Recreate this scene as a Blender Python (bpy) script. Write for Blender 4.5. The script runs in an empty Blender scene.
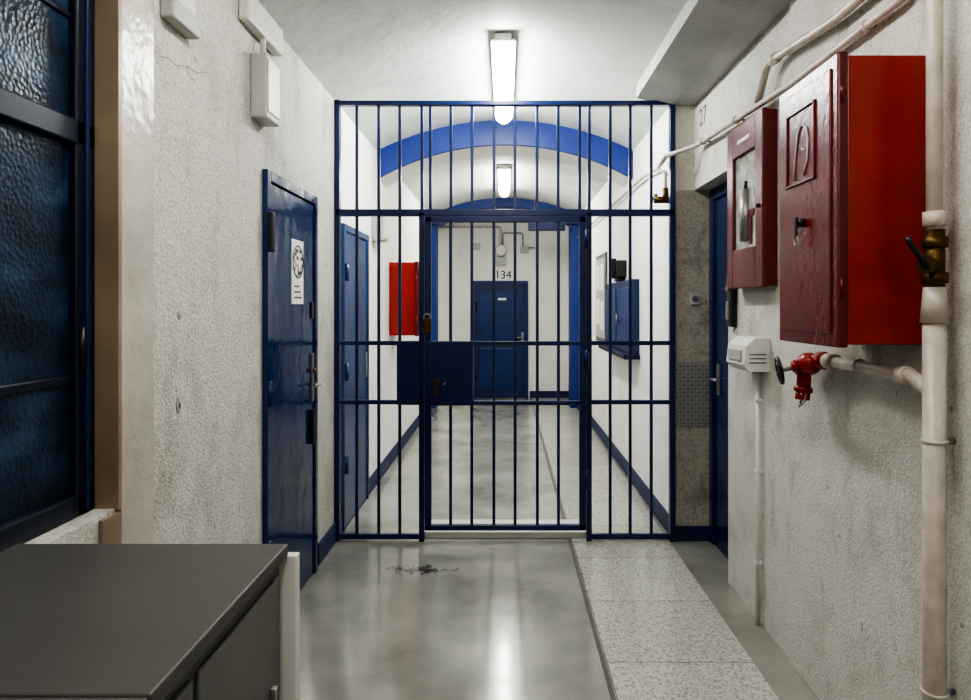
import bpy, bmesh, math, random
from mathutils import Vector, Matrix
random.seed(3)
S = bpy.context.scene
try:
    S.view_settings.view_transform = 'AgX'
    S.view_settings.look = 'AgX - High Contrast'
except Exception: pass

# ---------------------------------------------------------------- materials
def newmat(name):
    m = bpy.data.materials.new(name); m.use_nodes = True
    nt = m.node_tree; b = nt.nodes['Principled BSDF']
    return m, nt, b
def coords(nt, scale=(1,1,1)):
    tc = nt.nodes.new('ShaderNodeTexCoord'); mp = nt.nodes.new('ShaderNodeMapping')
    mp.inputs['Scale'].default_value = scale
    nt.links.new(tc.outputs['Object'], mp.inputs['Vector']); return mp.outputs['Vector']
def noise(nt, vec, scale, detail=4, rough=.55):
    n = nt.nodes.new('ShaderNodeTexNoise'); n.inputs['Scale'].default_value = scale
    n.inputs['Detail'].default_value = detail; n.inputs['Roughness'].default_value = rough
    nt.links.new(vec, n.inputs['Vector']); return n.outputs['Fac']
def ramp(nt, fac, stops):
    r = nt.nodes.new('ShaderNodeValToRGB'); e = r.color_ramp.elements
    e[0].position, e[0].color = stops[0][0], (*stops[0][1], 1)
    e[1].position, e[1].color = stops[-1][0], (*stops[-1][1], 1)
    for p, c in stops[1:-1]:
        k = e.new(p); k.color = (*c, 1)
    nt.links.new(fac, r.inputs['Fac']); return r.outputs['Color']
def bump(nt, b, fac, strength, dist, prev=None):
    n = nt.nodes.new('ShaderNodeBump'); n.inputs['Strength'].default_value = strength
    n.inputs['Distance'].default_value = dist
    nt.links.new(fac, n.inputs['Height'])
    if prev: nt.links.new(prev, n.inputs['Normal'])
    nt.links.new(n.outputs['Normal'], b.inputs['Normal']); return n.outputs['Normal']
def mult(nt, a, c, fac=1):
    mx = nt.nodes.new('ShaderNodeMix'); mx.data_type = 'RGBA'; mx.blend_type = 'MULTIPLY'
    mx.inputs['Factor'].default_value = fac
    nt.links.new(a, mx.inputs['A']); nt.links.new(c, mx.inputs['B']); return mx.outputs['Result']
def paint(name, col, rough=.4, var=.25, bs=.1, bscale=60, metallic=0, vscale=3, bd=.004):
    m, nt, b = newmat(name); v = coords(nt)
    c2 = tuple(x*(1-var) for x in col)
    col_o = ramp(nt, noise(nt, v, vscale, 5), [(.3, c2), (.7, col)])
    nt.links.new(col_o, b.inputs['Base Color'])
    b.inputs['Roughness'].default_value = rough; b.inputs['Metallic'].default_value = metallic
    if bs: bump(nt, b, noise(nt, v, bscale, 3), bs, bd)
    return m
def plaster(name, col, dark, fine=70, fs=.9, fd=.006, coarse=9, cs=.5, cd=.02, rough=.75, grime=0, spk=.6):
    m, nt, b = newmat(name); v = coords(nt)
    c = ramp(nt, noise(nt, v, 2.2, 8, .65), [(.28, dark), (.5, col), (.8, col)])
    sp = ramp(nt, noise(nt, v, fine*1.3, 3), [(.34, (.5,.48,.45)), (.52, (1,1,1))])
    out = mult(nt, c, sp, spk)
    if grime:
        g = ramp(nt, noise(nt, coords(nt,(1,1,.45)), 5.5, 9, .7), [(.30,(.50,.47,.42)), (.47,(1,1,1))])
        out = mult(nt, out, g, grime)
        g2 = ramp(nt, noise(nt, v, 19, 2, .5), [(.24,(.35,.32,.28)), (.29,(1,1,1))])
        out = mult(nt, out, g2, grime)
    nt.links.new(out, b.inputs['Base Color'])
    b.inputs['Roughness'].default_value = rough
    p = bump(nt, b, noise(nt, v, coarse, 3), cs, cd)
    bump(nt, b, noise(nt, v, fine, 4, .6), fs, fd, p)
    return m
M = {}
M['plaster'] = plaster('rough_plaster', (.67,.65,.60), (.50,.48,.44), fine=78, fs=1, fd=.009, cs=.35, grime=.5)
M['plaster_r'] = plaster('fine_plaster', (.66,.65,.60), (.50,.48,.44), fine=100, fs=1, fd=.007, cs=.35, grime=.65)
M['plaster_far'] = plaster('painted_wall', (.88,.88,.85), (.80,.80,.77), fine=60, fs=.2, cs=.3, grime=.12, spk=.3)
M['ceiling'] = plaster('ceiling_paint', (.60,.63,.60), (.48,.51,.49), fine=30, fs=.1, cs=.2, cd=.03, grime=.12, spk=.12)
M['concrete'] = plaster('stained_concrete', (.44,.41,.35), (.20,.17,.14), fine=50, fs=.9, grime=.7)
M['gloss_white'] = paint('glossy_cream_paint', (.58,.54,.47), .24, .3, .6, 11, bd=.010)
M['jamb'] = paint('ochre_jamb_paint', (.34,.26,.18), .32, .35, .2, 20)
M['blue'] = paint('blue_gate_enamel', (.007,.021,.10), .3, .3, .1)
M['blue_door'] = paint('blue_door_enamel', (.008,.031,.13), .14, .45, .5, 7, bd=.008, vscale=2)
M['blue_wall'] = paint('blue_wall_paint', (.016,.040,.235), .5, .25, .2)
M['blue_cell'] = paint('blue_cell_door_enamel', (.010,.036,.17), .3, .25, .2)
M['blue_base'] = paint('blue_skirting_paint', (.012,.026,.11), .5, .3, .2)
M['blue_pale'] = paint('pale_blue_enamel', (.035,.07,.19), .25, .35, .3, 8)
M['blue_dark'] = paint('dark_blue_enamel', (.003,.008,.030), .35, .3, .1)
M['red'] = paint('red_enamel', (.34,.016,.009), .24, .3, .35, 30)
M['red_shaded'] = paint('red_enamel_shaded', (.13,.007,.010), .27, .35, .35, 30)  # darker copy of the red enamel, shade of the cabinet front put into its colour
M['white'] = paint('white_enamel', (.70,.69,.65), .35, .12, .15)
M['soffit'] = paint('soffit_grey_paint', (.44,.45,.43), .5, .25, .2, 30)
M['pipe'] = paint('cream_pipe_paint', (.62,.55,.48), .35, .35, .4, 40, vscale=14)
M['grey'] = paint('grey_steel_paint', (.13,.13,.125), .4, .2, .1)
M['lightgrey'] = paint('light_grey_paint', (.45,.45,.43), .45, .15, .1)
M['steel'] = paint('worn_steel', (.34,.33,.31), .4, .3, .1, metallic=.6)
M['brass'] = paint('old_brass', (.15,.085,.03), .4, .5, .2, metallic=.85, vscale=20)
M['black'] = paint('black_plastic', (.012,.012,.014), .35, .1, 0)
M['paper'] = paint('paper', (.8,.8,.78), .7, .05, 0)
M['counter'] = paint('grey_counter_top', (.085,.082,.075), .5, .15, .2, 120)
M['ink'] = paint('faded_ink', (.14,.12,.12), .7, .3, 0)
m, nt, b = newmat('embossed_glass'); v = coords(nt)
n = noise(nt, coords(nt, (1,1.6,3)), 2.4, 5)
nt.links.new(ramp(nt, n, [(.38,(.003,.009,.024)), (.55,(.009,.028,.065)), (.75,(.04,.08,.14))]), b.inputs['Base Color'])
b.inputs['Roughness'].default_value = .30; b.inputs['Specular IOR Level'].default_value=.35
vo = nt.nodes.new('ShaderNodeTexVoronoi'); vo.inputs['Scale'].default_value = 70; nt.links.new(v, vo.inputs['Vector'])
bump(nt, b, vo.outputs['Distance'], .35, .004); M['glass_blue'] = m
m, nt, b = newmat('cabinet_glass')
nt.links.new(ramp(nt, noise(nt, coords(nt), 14, 3), [(.4,(.22,.23,.22)), (.6,(.42,.42,.38))]), b.inputs['Base Color'])
b.inputs['Roughness'].default_value = .08; M['cabglass'] = m
# floor
m, nt, b = newmat('polished_concrete_floor'); v = coords(nt)
c = ramp(nt, noise(nt, v, 1.5, 8, .6), [(.28,(.15,.15,.13)), (.5,(.25,.247,.22)), (.75,(.35,.343,.305))])
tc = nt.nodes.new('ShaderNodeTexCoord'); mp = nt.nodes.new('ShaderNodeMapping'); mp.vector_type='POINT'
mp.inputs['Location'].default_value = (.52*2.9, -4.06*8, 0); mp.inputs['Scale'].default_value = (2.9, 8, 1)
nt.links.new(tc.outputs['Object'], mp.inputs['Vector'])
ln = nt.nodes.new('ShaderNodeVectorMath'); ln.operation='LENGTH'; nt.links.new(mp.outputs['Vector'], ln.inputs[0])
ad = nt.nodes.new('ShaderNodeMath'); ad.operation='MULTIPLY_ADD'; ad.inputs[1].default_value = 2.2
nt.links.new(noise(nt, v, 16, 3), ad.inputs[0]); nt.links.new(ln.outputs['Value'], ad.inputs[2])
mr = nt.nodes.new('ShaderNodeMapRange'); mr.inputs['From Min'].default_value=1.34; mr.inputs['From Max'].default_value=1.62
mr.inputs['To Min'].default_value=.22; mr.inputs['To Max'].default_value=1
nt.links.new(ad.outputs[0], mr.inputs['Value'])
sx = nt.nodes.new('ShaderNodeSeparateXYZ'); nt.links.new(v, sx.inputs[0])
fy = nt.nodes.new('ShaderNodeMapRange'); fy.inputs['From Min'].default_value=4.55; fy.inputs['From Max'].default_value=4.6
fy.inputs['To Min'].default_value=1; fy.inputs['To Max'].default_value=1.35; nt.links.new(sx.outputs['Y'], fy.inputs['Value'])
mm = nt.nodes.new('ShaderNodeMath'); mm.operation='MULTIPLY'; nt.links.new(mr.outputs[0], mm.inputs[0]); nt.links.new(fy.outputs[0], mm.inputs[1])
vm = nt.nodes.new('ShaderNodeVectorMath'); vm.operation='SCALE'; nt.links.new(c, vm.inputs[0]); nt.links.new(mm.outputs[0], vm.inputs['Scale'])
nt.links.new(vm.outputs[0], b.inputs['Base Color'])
rr = nt.nodes.new('ShaderNodeMapRange'); rr.inputs['To Min'].default_value=.10; rr.inputs['To Max'].default_value=.30
nt.links.new(noise(nt, v, 3, 5), rr.inputs['Value']); nt.links.new(rr.outputs[0], b.inputs['Roughness'])
b.inputs['Coat Weight'].default_value=.35; b.inputs['Coat Roughness'].default_value=.08
bump(nt, b, noise(nt, v, 5, 4), .12, .01); M['floor'] = m
# tiles
m, nt, b = newmat('speckled_tile'); v = coords(nt)
c = ramp(nt, noise(nt, v, 85, 3), [(.36,(.27,.27,.25)), (.50,(.46,.45,.41)), (.7,(.57,.56,.51))])
br = nt.nodes.new('ShaderNodeTexBrick'); br.inputs['Scale'].default_value = 1
br.offset = 0; br.inputs['Brick Width'].default_value=.66; br.inputs['Row Height'].default_value=.62
br.inputs['Mortar Size'].default_value=.003; br.inputs['Color1'].default_value=(1,1,1,1); br.inputs['Color2'].default_value=(.9,.9,.88,1)
br.inputs['Mortar'].default_value=(.4,.39,.38,1)
mp = nt.nodes.new('ShaderNodeMapping'); mp.inputs['Location'].default_value=(.21,.1,0)
tc = nt.nodes.new('ShaderNodeTexCoord'); nt.links.new(tc.outputs['Object'], mp.inputs['Vector']); nt.links.new(mp.outputs[0], br.inputs['Vector'])
nt.links.new(mult(nt, c, br.outputs['Color']), b.inputs['Base Color'])
b.inputs['Roughness'].default_value=.2; M['tile'] = m
def emis(name, col, st):
    m, nt, b = newmat(name); b.inputs['Base Color'].default_value=(.9,.9,.85,1)
    b.inputs['Emission Color'].default_value=(*col,1); b.inputs['Emission Strength'].default_value=st; return m
M['lamp'] = emis('fluorescent_diffuser', (.98,1,.95), 74)
M['lamp_far'] = emis('fluorescent_diffuser_warm', (1,.97,.88), 58)
M['lamp_unseen'] = emis('unseen_lamp_diffuser', (1,.96,.91), 34)

# ---------------------------------------------------------------- builder
class B:
    def __init__(s, name): s.name=name; s.bm=bmesh.new(); s.mats=[]
    def mi(s, k):
        if k not in s.mats: s.mats.append(k)
        return s.mats.index(k)
    def merge(s, t, k, smooth=False):
        i = s.mi(k)
        for f in t.faces: f.material_index=i; f.smooth=smooth
        me = bpy.data.meshes.new('t'); t.to_mesh(me); t.free(); s.bm.from_mesh(me); bpy.data.meshes.remove(me); return s
    def box(s, x0,x1,y0,y1,z0,z1,k,bev=0,mat=None):
        t = bmesh.new(); bmesh.ops.create_cube(t, size=1)
        for v in t.verts:
            v.co = Vector(((x0+x1)/2+v.co.x*(x1-x0),(y0+y1)/2+v.co.y*(y1-y0),(z0+z1)/2+v.co.z*(z1-z0)))
        if bev: bmesh.ops.bevel(t, geom=t.edges[:], offset=bev, segments=2, affect='EDGES', profile=.5)
        if mat: bmesh.ops.transform(t, matrix=mat, verts=t.verts)
        return s.merge(t,k)
    def cyl(s,p0,p1,r,k,seg=20,r2=None):
        p0=Vector(p0);p1=Vector(p1);d=p1-p0
        t=bmesh.new(); bmesh.ops.create_cone(t,cap_ends=True,segments=seg,radius1=r,radius2=r if r2 is None else r2,depth=d.length)
        q=Vector((0,0,1)).rotation_difference(d.normalized())
        bmesh.ops.transform(t,matrix=Matrix.Translation((p0+p1)/2)@q.to_matrix().to_4x4(),verts=t.verts)
        i=s.mi(k)
        for f in t.faces: f.material_index=i; f.smooth=len(f.verts)==4
        me=bpy.data.meshes.new('t');t.to_mesh(me);t.free();s.bm.from_mesh(me);bpy.data.meshes.remove(me);return s
    def sph(s,c,r,k,sc=(1,1,1)):
        t=bmesh.new();bmesh.ops.create_uvsphere(t,u_segments=20,v_segments=12,radius=r)
        for v in t.verts: v.co=Vector((c[0]+v.co.x*sc[0],c[1]+v.co.y*sc[1],c[2]+v.co.z*sc[2]))
        return s.merge(t,k,True)
    def tube(s,pts,r,k,seg=14,closed=False,corner=0):
        pts=[Vector(p) for p in pts]
        if corner:
            o=[pts[0]]
            for i in range(1,len(pts)-1):
                a,b_,c=pts[i-1],pts[i],pts[i+1]
                A=b_+(a-b_).normalized()*corner; C=b_+(c-b_).normalized()*corner
                for j in range(7):
                    u=j/6; o.append(A*(1-u)**2+b_*2*u*(1-u)+C*u*u)
            o.append(pts[-1]); pts=o
        t=bmesh.new(); n=len(pts); rings=[]; up=None
        for i in range(n):
            if closed: tan=(pts[(i+1)%n]-pts[i-1]).normalized()
            else: tan=(pts[min(i+1,n-1)]-pts[max(i-1,0)]).normalized()
            if up is None:
                up=tan.orthogonal().normalized()
            up=(up-tan*up.dot(tan)).normalized(); sd=tan.cross(up)
            rings.append([t.verts.new(pts[i]+(up*math.cos(a)+sd*math.sin(a))*r) for a in [2*math.pi*j/seg for j in range(seg)]])
        m_=n if closed else n-1
        for i in range(m_):
            a,b_=rings[i],rings[(i+1)%n]
            for j in range(seg): t.faces.new((a[j],a[(j+1)%seg],b_[(j+1)%seg],b_[j]))
        if not closed:
            t.faces.new(rings[0][::-1]); t.faces.new(rings[-1])
        bmesh.ops.recalc_face_normals(t,faces=t.faces)
        return s.merge(t,k,True)
    def ring(s,c,ax,R,r,k,n=28,a0=0,a1=2*math.pi):
        ax=Vector(ax).normalized(); u=ax.orthogonal().normalized(); w=ax.cross(u); c=Vector(c)
        full=abs(a1-a0-2*math.pi)<1e-6
        m_=n if full else n+1
        return s.tube([c+(u*math.cos(a0+(a1-a0)*i/n)+w*math.sin(a0+(a1-a0)*i/n))*R for i in range(m_)],r,k,8,full)
    def prism(s,prof,y0,y1,k,smooth=False):
        t=bmesh.new(); a=[t.verts.new((x,y0,z)) for x,z in prof]; b_=[t.verts.new((x,y1,z)) for x,z in prof]
        n=len(prof); t.faces.new(a); t.faces.new(b_[::-1])
        for i in range(n): t.faces.new((a[i],b_[i],b_[(i+1)%n],a[(i+1)%n]))
        bmesh.ops.recalc_face_normals(t,faces=t.faces); return s.merge(t,k,False)
    def text(s,txt,size,loc,rot,k,ext=.002):
        cu=bpy.data.curves.new('t','FONT');cu.body=txt;cu.size=size;cu.extrude=ext;cu.align_x='CENTER'
        o=bpy.data.objects.new('t',cu);S.collection.objects.link(o)
        bpy.context.view_layer.update()
        me=bpy.data.meshes.new_from_object(o.evaluated_get(bpy.context.evaluated_depsgraph_get()))
        t=bmesh.new();t.from_mesh(me);bmesh.ops.transform(t,matrix=Matrix.Translation(loc)@rot.to_4x4(),verts=t.verts)
        bpy.data.objects.remove(o);bpy.data.meshes.remove(me);bpy.data.curves.remove(cu)
        return s.merge(t,k)
    def done(s):
        me=bpy.data.meshes.new(s.name);s.bm.to_mesh(me);s.bm.free()
        for k in s.mats: me.materials.append(M[k])
        o=bpy.data.objects.new(s.name,me);S.collection.objects.link(o);return o
def arc(w,z_side,z_apex,n=48):
    s_=z_apex-z_side;R=(w*w+s_*s_)/(2*s_);zc=z_apex-R
    return [(x,zc+math.sqrt(R*R-x*x)) for x in [-w+2*w*i/n for i in range(n+1)]]

XL=-1.14; XR=1.14; XN=1.27; YG=4.56; YF=11.55; YB=-2.2
# ---------------------------------------------------------------- shell
B('floor').box(-1.5,1.7,YB-.1,YF+.1,-.12,0,'floor').done()
B('floor_tile_strip').box(.445,1.095,YB+.02,YF-.02,.0,.004,'tile').box(.425,.445,YB+.02,YF-.02,0,.005,'ink').done()
w=B('wall_left')
w.box(-1.4,XL,2.0,4.62,0,3.4,'plaster').box(-1.4,XL,4.62,YF,0,3.4,'plaster_far')
w.box(-1.4,XL,.1,2.0,0,.985,'plaster').box(-1.4,XL,.1,2.0,2.8,3.4,'plaster').box(-1.4,XL,YB,.1,0,3.4,'plaster')
w.sph((XL,2.37,1.23),.02,'concrete',(.35,.8,1.5)).sph((XL,2.37,1.23),.011,'black',(.8,.8,1.5)).sph((XL,2.38,1.545),.014,'concrete',(.3,1,1.3))
w.tube([(XL,2.24,2.40),(XL,2.30,2.415),(XL,2.36,2.41),(XL,2.43,2.435),(XL,2.52,2.44),(XL,2.60,2.47)],.0025,'concrete',6)
w.tube([(XL,2.43,2.435),(XL,2.45,2.41),(XL,2.5,2.40)],.002,'concrete',6)
w.done()
B('trim_1').box(-1.2,XL+.012,1.985,2.003,.98,2.8,'jamb',.002).box(XL+.0005,XL+.012,1.905,2.003,0,.975,'jamb',.002).box(XL+.0005,XL+.010,2.004,2.19,0,2.94,'gloss_white',.003).done()
w=B('wall_right')
w.box(XN,1.7,YB,3.87,0,3.4,'plaster_r').box(1.255,1.3,YB,3.0,0,3.0,'plaster_r',.004)
w.box(XN,1.7,3.87,YG,2.35,3.4,'plaster_r').box(1.40,1.7,3.87,YG,0,2.36,'plaster_r')
w.text('27',.16,(XN-.001,4.36,2.74),Matrix.Rotation(math.radians(-90),3,'Z')@Matrix.Rotation(math.radians(90),3,'X'),'ink',.001)
w.done()
w=B('wall_right_corridor')
w.box(XR,1.7,YG,4.75,0,2.35,'concrete').box(XR,1.7,YG,4.75,2.35,3.4,'plaster_r')
w.box(XR-.002,1.7,4.70,YF,0,3.4,'plaster_far').done()
B('wall_far').box(-1.5,1.7,YF,YF+.2,0,3.4,'plaster_far').done()
B('wall_back').box(-1.5,1.7,YB-.2,YB,0,3.4,'plaster').done()
prof=arc(1.14,2.95,3.22)
B('ceiling').prism([(-1.4,3.5),(-1.4,2.95)]+prof+[(1.7,2.95),(1.7,3.5)],YB-.1,YF+.1,'ceiling').done()
B('ceiling_soffit').prism([(.886,3.25),(.886,2.975),(1.12,2.915),(1.3,2.915),(1.3,3.25)],YB,YG+.02,'soffit').done()
lo=arc(1.14,2.70,3.005)
B('ceiling_arch_rib').prism(prof[::-1]+lo,6.04,6.08,'blue_wall').prism([(x,z+.001) for x,z in prof[::-1]]+[(x,z+.003) for x,z in lo],6.08,6.5,'plaster_far').done()
lo2=arc(1.02,2.80,3.09)
r=B('ceiling_arch_portal').prism(prof[::-1]+[(-1.139,2.8)]+lo2+[(1.137,2.8)],10.4,10.7,'blue_wall')
r.box(-1.139,-1.05,10.4,10.7,0,2.82,'blue_wall').box(1.0,1.137,10.4,10.7,0,2.82,'blue_wall').done()
B('baseboard_left').box(XL,XL+.015,2.2,3.12,0,.13,'blue_base',.003).box(XL,XL+.015,4.12,YF,0,.13,'blue_base',.003).done()
B('baseboard_right').box(XR-.017,XR,YG+.05,YF,0,.13,'blue_base',.003).box(XR+.005,1.385,YG-.015,YG,0,.1,'blue_base',.003).done()
B('baseboard_far').box(XL+.02,-.56,YF-.015,YF,0,.12,'blue_base').box(.42,XR-.02,YF-.015,YF,0,.12,'blue_base').done()

# window left
w=B('window_1')
w.box(-1.235,-1.22,.1,1.985,.985,2.8,'glass_blue')
fx=(-1.245,-1.195)
w.box(*fx,1.90,1.985,.985,2.8,'blue_dark',.006).box(*fx,.1,.19,.985,2.8,'blue_dark',.006)
w.box(*fx,.1,1.985,.985,1.05,'blue_dark',.006).box(*fx,.1,1.985,2.72,2.8,'blue_dark',.006)
w.box(*fx,.1,1.985,2.03,2.10,'blue_dark',.006).box(-1.235,-1.21,.1,1.985,1.36,1.385,'blue_dark',.004)
w.box(-1.235,-1.212,.1,1.985,2.38,2.395,'blue_dark',.003)
w.box(*fx,.98,1.06,.985,2.8,'blue_dark',.006).box(-1.205,-1.188,1.935,1.95,1.0,2.78,'blue',.003)
w.cyl((-1.19,1.915,1.40),(-1.19,1.915,1.52),.008,'black').done()

# doors
def side_door(name,x,sgn,y0,y1,z1,k):
    """door leaf lying against a side wall; sgn = direction into the corridor"""
    d=B(name)
    f=lambda a,b_:(min(x+sgn*a,x+sgn*b_),max(x+sgn*a,x+sgn*b_))
    d.box(*f(0,.026),y0,y0+.05,0,z1,k,.004).box(*f(0,.026),y1-.05,y1,0,z1,k,.004).box(*f(0,.026),y0+.05,y1-.05,z1-.05,z1,k,.004)
    d.box(*f(0,.016),y0+.055,y1-.055,.015,z1-.055,k,.004)
    return d,f
d,f=side_door('door_1',XL,1,3.19,4.05,2.22,'blue_door')
d.box(*f(.026,.05),3.19,3.235,1.83,2.02,'black',.006)
for z in (.35,1.1):d.cyl((XL+.028,3.215,z),(XL+.028,3.215,z+.12),.012,'blue_door')
d.box(*f(.016,.026),3.935,3.975,1.02,1.30,'steel',.003).cyl((XL+.026,3.955,1.12),(XL+.066,3.955,1.12),.009,'steel').cyl((XL+.064,3.955,1.12),(XL+.064,3.85,1.12),.009,'steel')
d.cyl((XL+.026,3.955,1.2),(XL+.041,3.955,1.2),.014,'brass').box(*f(.016,.04),3.91,3.94,.78,.98,'black',.004)
d.box(*f(.016,.024),3.93,3.98,1.5,1.6,'black',.003)
d.done()
p=B('door_poster').box(XL+.0165,XL+.021,3.575,3.775,1.585,1.93,'paper',.001)
for i in range(9):
    for j in range(9):
        if random.random()<.5 and (i-4)**2+(j-4)**2<=18: p.box(XL+.021,XL+.0216,3.597+i*.0175,3.6145+i*.0175,1.725+j*.0195,1.744+j*.0195,'black')
p.ring((XL+.021,3.675,1.812),(1,0,0),.087,.004,'black')
for i in range(3): p.box(XL+.021,XL+.0216,3.61,3.61+.13-.02*i,1.615+i*.03,1.625+i*.03,'ink')
p.done()
d,f=side_door('door_2',XL,1,4.72,5.58,2.15,'blue_pale'); 
for z in (.4,1.05,1.75):d.cyl((XL+.034,4.76,z),(XL+.034,4.76,z+.12),.014,'blue_pale')
d.box(*f(.016,.026),5.46,5.50,1.0,1.2,'steel',.003); d.done()
d=B('door_3') # recessed right door
d.box(1.383,1.40,3.88,YG-.005,0,2.35,'blue_door').box(1.365,1.385,4.48,4.55,0,2.34,'blue_door',.004).box(1.365,1.385,3.88,4.48,2.27,2.34,'blue_door',.004)
d.box(1.37,1.383,4.36,4.41,1.0,1.2,'steel',.003).cyl((1.375,4.385,1.1),(1.33,4.385,1.1),.009,'steel').cyl((1.332,4.39,1.1),(1.332,4.28,1.1),.009,'steel').done()
d=B('door_4') # far cell door
yF=YF
d.box(-.54,-.49,yF-.04,yF,0,1.99,'blue_cell',.004).box(.345,.395,yF-.04,yF,0,1.99,'blue_cell',.004).box(-.49,.345,yF-.04,yF,1.94,1.99,'blue_cell',.004)
d.box(-.49,.345,yF-.03,yF,0.01,1.94,'blue_base',.004)
d.box(-.42,.27,yF-.045,yF-.03,.15,.85,'blue_cell',.005).box(-.42,.27,yF-.045,yF-.03,1.0,1.82,'blue_cell',.005)
for z in (1.2,1.4,1.6):d.box(-.35,.20,yF-.05,yF-.045,z,z+.02,'blue_base')
d.box(.27,.32,yF-.06,yF-.03,.93,1.12,'steel',.004).cyl((.3,yF-.06,1.03),(.3,yF-.1,1.03),.012,'steel').cyl((.3,yF-.1,1.03),(.19,yF-.1,1.03),.012,'steel')
for z in (.3,1.5):d.cyl((-.49,yF-.05,z),(-.49,yF-.05,z+.14),.018,'blue_dark')
d.box(-.12,.02,yF-.054,yF-.045,1.66,1.70,'paper').done()
B('door_number').text('134',.19,(-.03,yF-.004,2.03),Matrix.Rotation(math.radians(90),3,'X'),'black',.004).done()

# ---------------------------------------------------------------- gate
g=B('prison_bar_gate'); k='blue'
def vb(x,z0,z1,w=.02,dy=0,dd=.02): g.box(x-w/2,x+w/2,YG-dd/2+dy,YG+dd/2+dy,z0,z1,k,.003)
def hb(x0,x1,z,h=.03,dy=0,dd=.03): g.box(x0,x1,YG-dd/2+dy,YG+dd/2+dy,z-h/2,z+h/2,k,.003)
vb(-1.122,0,2.95,.035,0,.05); vb(1.120,0,2.95,.035,0,.05)
hb(-1.138,1.137,2.93,.03,0,.05); hb(-1.13,1.13,2.197,.045,.0,.05)
for x in (-.993,-.846,-.705): vb(x,.03,2.93)
for x in (.705,.839,.98): vb(x,.03,2.93)
for x in (-.557,-.50,-.362,-.221,-.074,.067,.215,.356,.50,.565): vb(x,2.19,2.93)
vb(-.557,.0,2.2,.035,0,.05); vb(.562,.0,2.2,.035,0,.05)
for a,c in ((-1.13,-.557),(.562,1.13)):
    hb(a,c,1.325,.028); hb(a,c,.929,.028); hb(a,c,.03,.035)
dy=-.03
vb(-.512,.085,2.165,.045,dy,.04); vb(.517,.085,2.165,.045,dy,.04)
hb(-.53,.535,2.15,.04,dy,.04); hb(-.53,.535,.1,.035,dy,.04)
for x in (-.362,-.221,-.074,.067,.215,.356): vb(x,.1,2.15,.02,dy)
hb(-.5,.5,1.325,.028,dy-.002); hb(-.5,.5,.929,.028,dy-.002)
g.box(-.53,-.21,YG-.07,YG-.012,.915,1.34,k,.006).box(-.72,-.565,YG-.045,YG+.02,.915,1.34,k,.006)
g.cyl((-.455,YG-.07,1.07),(-.455,YG-.082,1.07),.022,'brass').cyl((-.455,YG-.082,1.07),(-.455,YG-.09,1.07),.008,'black')
g.cyl((-.40,YG-.07,1.06),(-.40,YG-.078,1.06),.01,'steel').box(-.468,-.442,YG-.082,YG-.07,.98,1.04,'brass',.003)
for z in (.95,1.3):
    for x in (-.69,-.6,-.25,-.49): g.cyl((x,YG-.045 if x<-.56 else YG-.07,z),(x,(YG-.045 if x<-.56 else YG-.07)-.006,z),.008,k)
g.box(-.545,-.485,YG-.08,YG-.05,1.40,1.49,'brass',.006).ring((-.515,YG-.065,1.50),(0,1,0),.022,.005,'steel')
for z in (.35,1.15,1.95): g.cyl((.542,YG-.045,z),(.542,YG-.045,z+.13),.016,k)
g.done()
B('door_threshold').box(-.55,.55,YG+.03,YG+.3,0,.05,'white',.01).done()

# ---------------------------------------------------------------- lamps
def lamp(y0,y1,k,n='fluorescent_ceiling_lamp',x=-.01):
    l=B(n).box(x-.05,x+.05,y0+.02,y1-.02,3.165,3.215,'white',.005)
    l.box(x-.075,x+.075,y0,y1,3.155,3.17,'white',.004)
    pr=[(x+.072*math.cos(a),3.156+.085*math.sin(a)) for a in [math.pi+math.pi*i/14 for i in range(15)]]
    l.prism(pr,y0+.006,y1-.006,k)
    l.done()
lamp(4.06,5.6,'lamp'); lamp(7.9,9.4,'lamp_far'); lamp(.85,2.4,'lamp_unseen'); lamp(-1.9,-.35,'lamp_unseen')  # near pair unseen; the one ahead of the camera added to brighten the foreground

# ---------------------------------------------------------------- right wall objects
c=B('fire_hose_cabinet')
X0,X1,Ya,Yb,Za,Zb=.985,1.2545,2.02,2.436,1.461,2.324
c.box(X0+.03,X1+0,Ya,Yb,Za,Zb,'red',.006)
c.box(X0,X0+.032,Ya-.008,Yb+.008,Za-.008,Zb+.008,'red_shaded',.006)
c.box(X0-.006,X0+.002,Ya+.03,Yb-.03,Za+.03,Zb-.03,'red_shaded',.004)
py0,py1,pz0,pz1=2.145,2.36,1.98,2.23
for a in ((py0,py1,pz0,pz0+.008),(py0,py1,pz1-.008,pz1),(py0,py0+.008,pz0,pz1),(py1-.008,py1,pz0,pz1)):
    c.box(X0-.012,X0-.004,*a,'red_shaded',.002)
c.tube([(X0-.008,2.30,2.00),(X0-.008,2.292,2.07),(X0-.008,2.27,2.15),(X0-.008,2.24,2.175),(X0-.008,2.205,2.155),(X0-.008,2.195,2.115),(X0-.008,2.215,2.085),(X0-.008,2.24,2.095)],.0035,'lightgrey',8)
c.tube([(X0-.008,2.195,2.12),(X0-.008,2.20,2.05),(X0-.008,2.225,2.005)],.0035,'lightgrey',8)
c.cyl((X0-.004,2.23,1.85),(X0-.028,2.23,1.85),.014,'black').box(X0-.036,X0-.028,2.222,2.238,1.80,1.87,'black',.003)
c.ring((X0-.03,2.23,1.79),(1,0,0),.014,.003,'steel')
for z in (1.6,2.18): c.cyl((X0+.012,Ya-.010,z),(X0+.012,Ya-.010,z+.06),.006,'red_shaded')
c.done()
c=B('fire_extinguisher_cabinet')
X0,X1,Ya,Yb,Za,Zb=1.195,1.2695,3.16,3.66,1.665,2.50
c.box(X0+.025,X1,Ya+.005,Yb-.005,Za+.005,Zb-.005,'red_shaded',.004)
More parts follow.
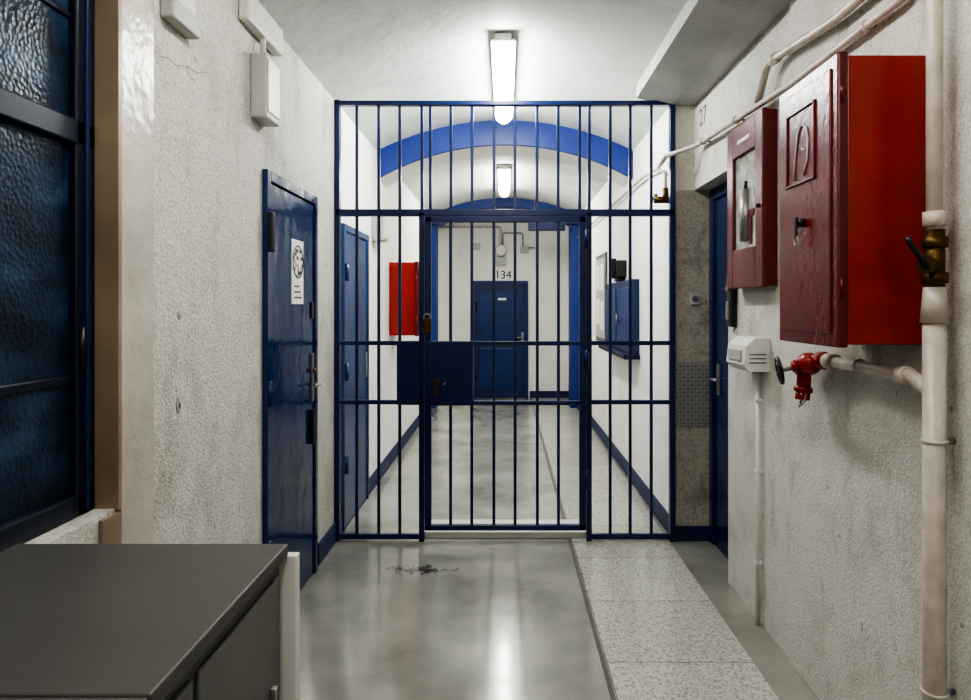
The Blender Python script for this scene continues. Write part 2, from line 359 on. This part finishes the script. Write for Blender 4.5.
c.box(X0,X0+.028,Ya,Ya+.09,Za,Zb,'red_shaded',.005).box(X0,X0+.028,Yb-.09,Yb,Za,Zb,'red_shaded',.005)
c.box(X0,X0+.028,Ya+.09,Yb-.09,Zb-.16,Zb,'red_shaded',.005).box(X0,X0+.028,Ya+.09,Yb-.09,Za,Za+.2,'red_shaded',.005)
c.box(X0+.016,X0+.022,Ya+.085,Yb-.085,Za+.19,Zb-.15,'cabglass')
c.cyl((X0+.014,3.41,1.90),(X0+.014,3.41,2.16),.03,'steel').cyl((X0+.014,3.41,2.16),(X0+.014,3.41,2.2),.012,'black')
c.box(X0+.01,X0+.018,3.30,3.50,2.02,2.05,'red_shaded').box(X0+.01,X0+.018,3.33,3.36,1.88,2.02,'red_shaded')
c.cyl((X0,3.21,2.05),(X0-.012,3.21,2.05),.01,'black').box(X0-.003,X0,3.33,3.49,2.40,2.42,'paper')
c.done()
B('door_release_switch').box(1.235,XN-.0005,3.72,3.80,1.46,1.74,'black',.006).box(1.225,1.236,3.74,3.78,1.50,1.60,'steel',.003).cyl((1.235,3.76,1.67),(1.222,3.76,1.67),.014,'steel').done()
t=B('intercom_call_box')
t.prism([(1.145,1.29),(1.17,1.26),(1.2695,1.26),(1.2695,1.42),(1.20,1.42),(1.155,1.38)],3.26,3.52,'white')
t.box(1.139,1.151,3.30,3.48,1.31,1.36,'lightgrey',.002)
for i in range(3): t.box(1.17,1.25,3.257,3.26,1.30+i*.02,1.305+i*.02,'grey')
t.cyl((1.25,3.36,0),(1.25,3.36,1.26),.011,'white')
for z in (.3,.75,1.1): t.box(1.235,1.2695,3.343,3.377,z,z+.015,'white',.002)
t.done()
v=B('water_standpipe')
v.cyl((1.2,1.9,1.60),(1.2,1.9,2.905),.021,'pipe').cyl((1.2,1.9,0),(1.2,1.9,1.53),.030,'pipe').cyl((1.2,1.9,1.53),(1.2,1.9,1.63),.036,'pipe',r2=.028)
v.cyl((1.2,1.9,1.61),(1.2,1.9,1.79),.026,'brass').cyl((1.2,1.9,1.64),(1.2,1.9,1.67),.034,'brass',8).cyl((1.2,1.9,1.74),(1.2,1.9,1.77),.034,'brass',8)
v.cyl((1.2,1.9,1.69),(1.155,1.86,1.69),.020,'brass').cyl((1.16,1.865,1.69),(1.145,1.85,1.69),.026,'brass',6)
v.tube([(1.15,1.85,1.68),(1.13,1.85,1.71),(1.10,1.85,1.75),(1.095,1.85,1.765)],.008,'black',8)
v.cyl((1.2,1.9,1.80),(1.2,1.9,1.84),.030,'pipe')
v.tube([(1.2,1.91,1.33),(1.2,2.0,1.37),(1.2,2.1,1.372),(1.2,2.54,1.372)],.021,'pipe',16,corner=.03)
v.cyl((1.2,2.02,1.37),(1.2,2.07,1.37),.027,'pipe').cyl((1.2,2.47,1.372),(1.2,2.53,1.372),.029,'pipe')
for y in (2.3,): v.ring((1.2,y,1.372),(0,1,0),.022,.004,'pipe').cyl((1.2,y,1.372),(1.2545,y,1.372),.008,'steel')
for z in (.5,1.2): v.ring((1.2,1.9,z),(0,0,1),.031,.005,'pipe').cyl((1.22,1.9,z),(1.2545,1.9,z),.009,'steel')
v.ring((1.2,1.9,2.5),(0,0,1),.022,.005,'pipe').cyl((1.21,1.9,2.5),(1.2545,1.9,2.5),.009,'steel')
v.done()
v=B('fire_hydrant_valve'); k='red'
v.cyl((1.2,2.54,1.372),(1.2,2.60,1.368),.034,k,6).sph((1.19,2.66,1.35),.045,k,(1,1.2,1)).cyl((1.2,2.60,1.368),(1.19,2.75,1.335),.026,k)
v.cyl((1.19,2.70,1.34),(1.185,2.70,1.24),.027,k).cyl((1.185,2.70,1.255),(1.183,2.70,1.235),.036,k,6).cyl((1.183,2.70,1.235),(1.18,2.70,1.205),.03,k,8)
v.cyl((1.19,2.66,1.35),(1.13,2.68,1.33),.024,k,r2=.016).cyl((1.15,2.675,1.338),(1.135,2.68,1.332),.03,k,6).cyl((1.13,2.68,1.33),(1.09,2.70,1.32),.008,'steel')
v.ring((1.09,2.70,1.32),(1,-.25,.2),.05,.008,'black')
for a in range(3):
    an=a*math.pi/3; ax=Vector((1,-.25,.2)).normalized();u=ax.orthogonal().normalized();w_=ax.cross(u);q=u*math.cos(an)+w_*math.sin(an);cc=Vector((1.09,2.70,1.32))
    v.cyl(cc-q*.05,cc+q*.05,.006,'black')
v.tube([(1.18,2.70,1.21),(1.16,2.68,1.18),(1.17,2.66,1.20),(1.185,2.67,1.24)],.004,'steel',6)
v.done()
v=B('water_pipe')
v.tube([(1.225,2.05,2.90),(1.225,2.05,2.525),(1.225,2.9,2.525),(1.225,4.36,2.60),(1.06,4.47,2.56)],.015,'pipe',corner=.06)
v.tube([(1.215,2.12,2.90),(1.215,2.12,2.63),(1.215,2.5,2.63),(1.215,3.15,2.70),(1.22,3.28,2.56)],.019,'pipe',corner=.05)
for y,z in ((2.3,2.525),(3.6,2.561),(4.2,2.592)): v.ring((1.225,y,z),(0,1,0),.018,.005,'pipe').cyl((1.225,y,z),(1.2545 if y<3 else 1.2695,y,z),.006,'steel')
v.cyl((1.215,3.04,2.688),(1.215,3.10,2.694),.026,'pipe')
v.tube([(1.06,4.47,2.56),(1.06,4.70,2.53)],.015,'pipe')
v.done()
v=B('corridor_conduit')
v.tube([(1.1,4.66,2.36),(1.1,4.66,2.49),(1.1,4.9,2.56),(1.1,5.4,2.6),(1.1,10.35,2.6)],.012,'pipe',corner=.05)
v.cyl((1.02,4.66,2.30),(1.138,4.66,2.30),.024,'brass').cyl((1.1,4.66,2.28),(1.1,4.66,2.38),.02,'brass').cyl((1.03,4.66,2.30),(1.03,4.66,2.34),.02,'steel')
v.done()
v=B('diamond_plate').box(1.15,1.378,YG-.006,YG-.0005,.761,1.197,'steel',.001)
for i in range(9):
    for j in range(17):
        cx=1.163+i*.0252; cz=.775+j*.0255
        mt=Matrix.Translation((cx,YG-.007,cz))@Matrix.Rotation(math.radians(45 if (i+j)%2 else -45),4,'Y')
        v.box(-.011,.011,-.0025,.0015,-.0035,.0035,'lightgrey',0,mt)
v.done()
B('light_switch').box(1.24,1.30,YG-.02,YG-.0005,1.58,1.66,'lightgrey',.004).cyl((1.27,YG-.02,1.62),(1.27,YG-.026,1.62),.02,'grey').done()

# left wall objects
t=B('junction_box').box(XL+.0005,-1.065,3.04,3.215,2.42,2.71,'lightgrey',.008).box(-1.066,-1.06,3.05,3.205,2.45,2.69,'white',.004)
t.tube([(-1.11,3.12,2.70),(-1.11,3.12,2.95)],.012,'white'); t.box(XL+.0005,-1.09,2.9,3.35,2.80,2.93,'white',.01); t.done()
B('cable_trunking').box(XL+.0005,-1.09,2.24,2.44,2.53,2.60,'lightgrey',.008).box(XL+.0005,-1.10,2.26,2.42,2.60,2.94,'white',.006).done()
B('emergency_lamp').box(XL+.0005,-1.03,5.8,5.98,2.13,2.36,'lightgrey',.01).box(-1.035,-1.02,5.82,5.96,2.15,2.34,'white',.01).tube([(-1.1,5.9,2.36),(-1.1,5.9,2.93)],.012,'white').done()
c=B('fire_hose_cabinet')
c.box(XL+.0005,-.885,6.68,7.1,1.28,2.0,'red',.006).box(-.887,-.855,6.67,7.11,1.272,2.008,'red_shaded',.006)
c.box(-1.11,-.91,6.676,6.684,1.31,1.97,'red',.003).box(-.857,-.85,6.72,7.06,1.32,1.96,'red',.003)
c.cyl((-.855,6.75,1.6),(-.83,6.75,1.6),.014,'black').cyl((-.87,6.665,1.4),(-.87,6.665,1.47),.009,'red').cyl((-.87,6.665,1.8),(-.87,6.665,1.87),.009,'red').done()
# right wall beyond the gate
XQ=XR-.0025
t=B('serving_hatch')
t.box(1.07,XQ,5.75,7.25,1.16,1.80,'blue_base',.006).box(1.062,1.072,5.82,6.46,1.22,1.74,'blue_cell',.004).box(1.062,1.072,6.54,7.18,1.22,1.74,'blue_cell',.004)
t.box(1.0,XQ,5.72,7.28,1.12,1.16,'blue_dark',.006).cyl((1.05,6.4,1.4),(1.05,6.4,1.5),.01,'steel').done()
B('corridor_telephone').box(1.04,XQ,6.35,6.62,1.84,2.0,'black',.01).box(1.0,1.05,6.40,6.46,1.83,2.02,'black',.012).box(1.06,XQ,6.45,6.6,1.805,1.86,'black').done()
t=B('notice_board').box(1.115,XQ,7.55,8.35,1.15,2.17,'grey',.005).box(1.110,1.117,7.6,8.3,1.2,2.12,'lightgrey')
for a in ((7.65,7.9,1.75,2.05),(7.98,8.22,1.75,2.05),(7.65,7.9,1.3,1.62),(7.98,8.22,1.35,1.65)): t.box(1.108,1.111,*a,'paper')
t.done()
B('exit_sign').box(.35,.91,10.25,10.3,2.70,2.84,'blue_dark',.006).box(.37,.89,10.245,10.25,2.72,2.82,'blue_base').cyl((.45,10.275,2.84),(.45,10.275,3.17),.008,'steel').cyl((.81,10.275,2.84),(.81,10.275,3.08),.008,'steel').done()
t=B('water_meter').cyl((-.07,YF-.001,2.5),(-.07,YF-.13,2.5),.10,'lightgrey').cyl((-.07,YF-.13,2.5),(-.07,YF-.14,2.5),.08,'paper').box(-.16,.02,YF-.12,YF-.001,2.26,2.38,'lightgrey',.01)
t.tube([(-.07,YF-.05,2.38),(-.07,YF-.05,2.90),(-.5,YF-.05,2.90),(-1.1,YF-.05,2.90)],.018,'pipe',corner=.06).tube([(-.04,YF-.05,2.6),(-.04,YF-.05,2.8),(.3,YF-.05,2.8),(.3,YF-.05,2.55),(.5,YF-.05,2.55)],.014,'steel',corner=.05)
t.box(.26,.40,YF-.07,YF-.001,2.46,2.58,'lightgrey',.01).box(-.55,-.42,YF-.06,YF-.001,2.52,2.62,'lightgrey',.01).done()

# counter bottom left
t=B('metal_cabinet')
t.box(XL+.014,-.50,.96,1.57,1.0,1.03,'counter',.004).box(XL+.014,-.50,.2,.955,1.0,1.03,'counter',.004)
t.box(XL+.02,-.515,.22,1.555,.06,1.0,'counter',.004).box(XL+.05,-.54,.25,1.53,0,.06,'black')
for a in ((.25,.67),(.69,1.11),(1.13,1.53)):
    t.box(-.517,-.508,*a,.1,.97,'grey',.004).box(-.508,-.495,a[1]-.06,a[1]-.045,.6,.75,'steel',.003)
t.box(-.54,-.482,1.572,1.60,0,1.0,'white',.004).box(XL+.02,-.54,1.557,1.572,.02,1.0,'grey')
t.done()

# ---------------------------------------------------------------- camera / world
w=bpy.data.worlds.new('World');S.world=w;w.use_nodes=True
w.node_tree.nodes['Background'].inputs[0].default_value=(.5,.5,.5,1);w.node_tree.nodes['Background'].inputs[1].default_value=.05
cd=bpy.data.cameras.new('camera');co=bpy.data.objects.new('camera',cd);S.collection.objects.link(co)
co.location=(0,0,1.58);co.rotation_euler=(math.radians(90),0,0)
cd.sensor_width=36;cd.lens=680/971*36;cd.shift_x=-19.5/971;cd.shift_y=-45/971;cd.clip_start=.02
S.camera=co
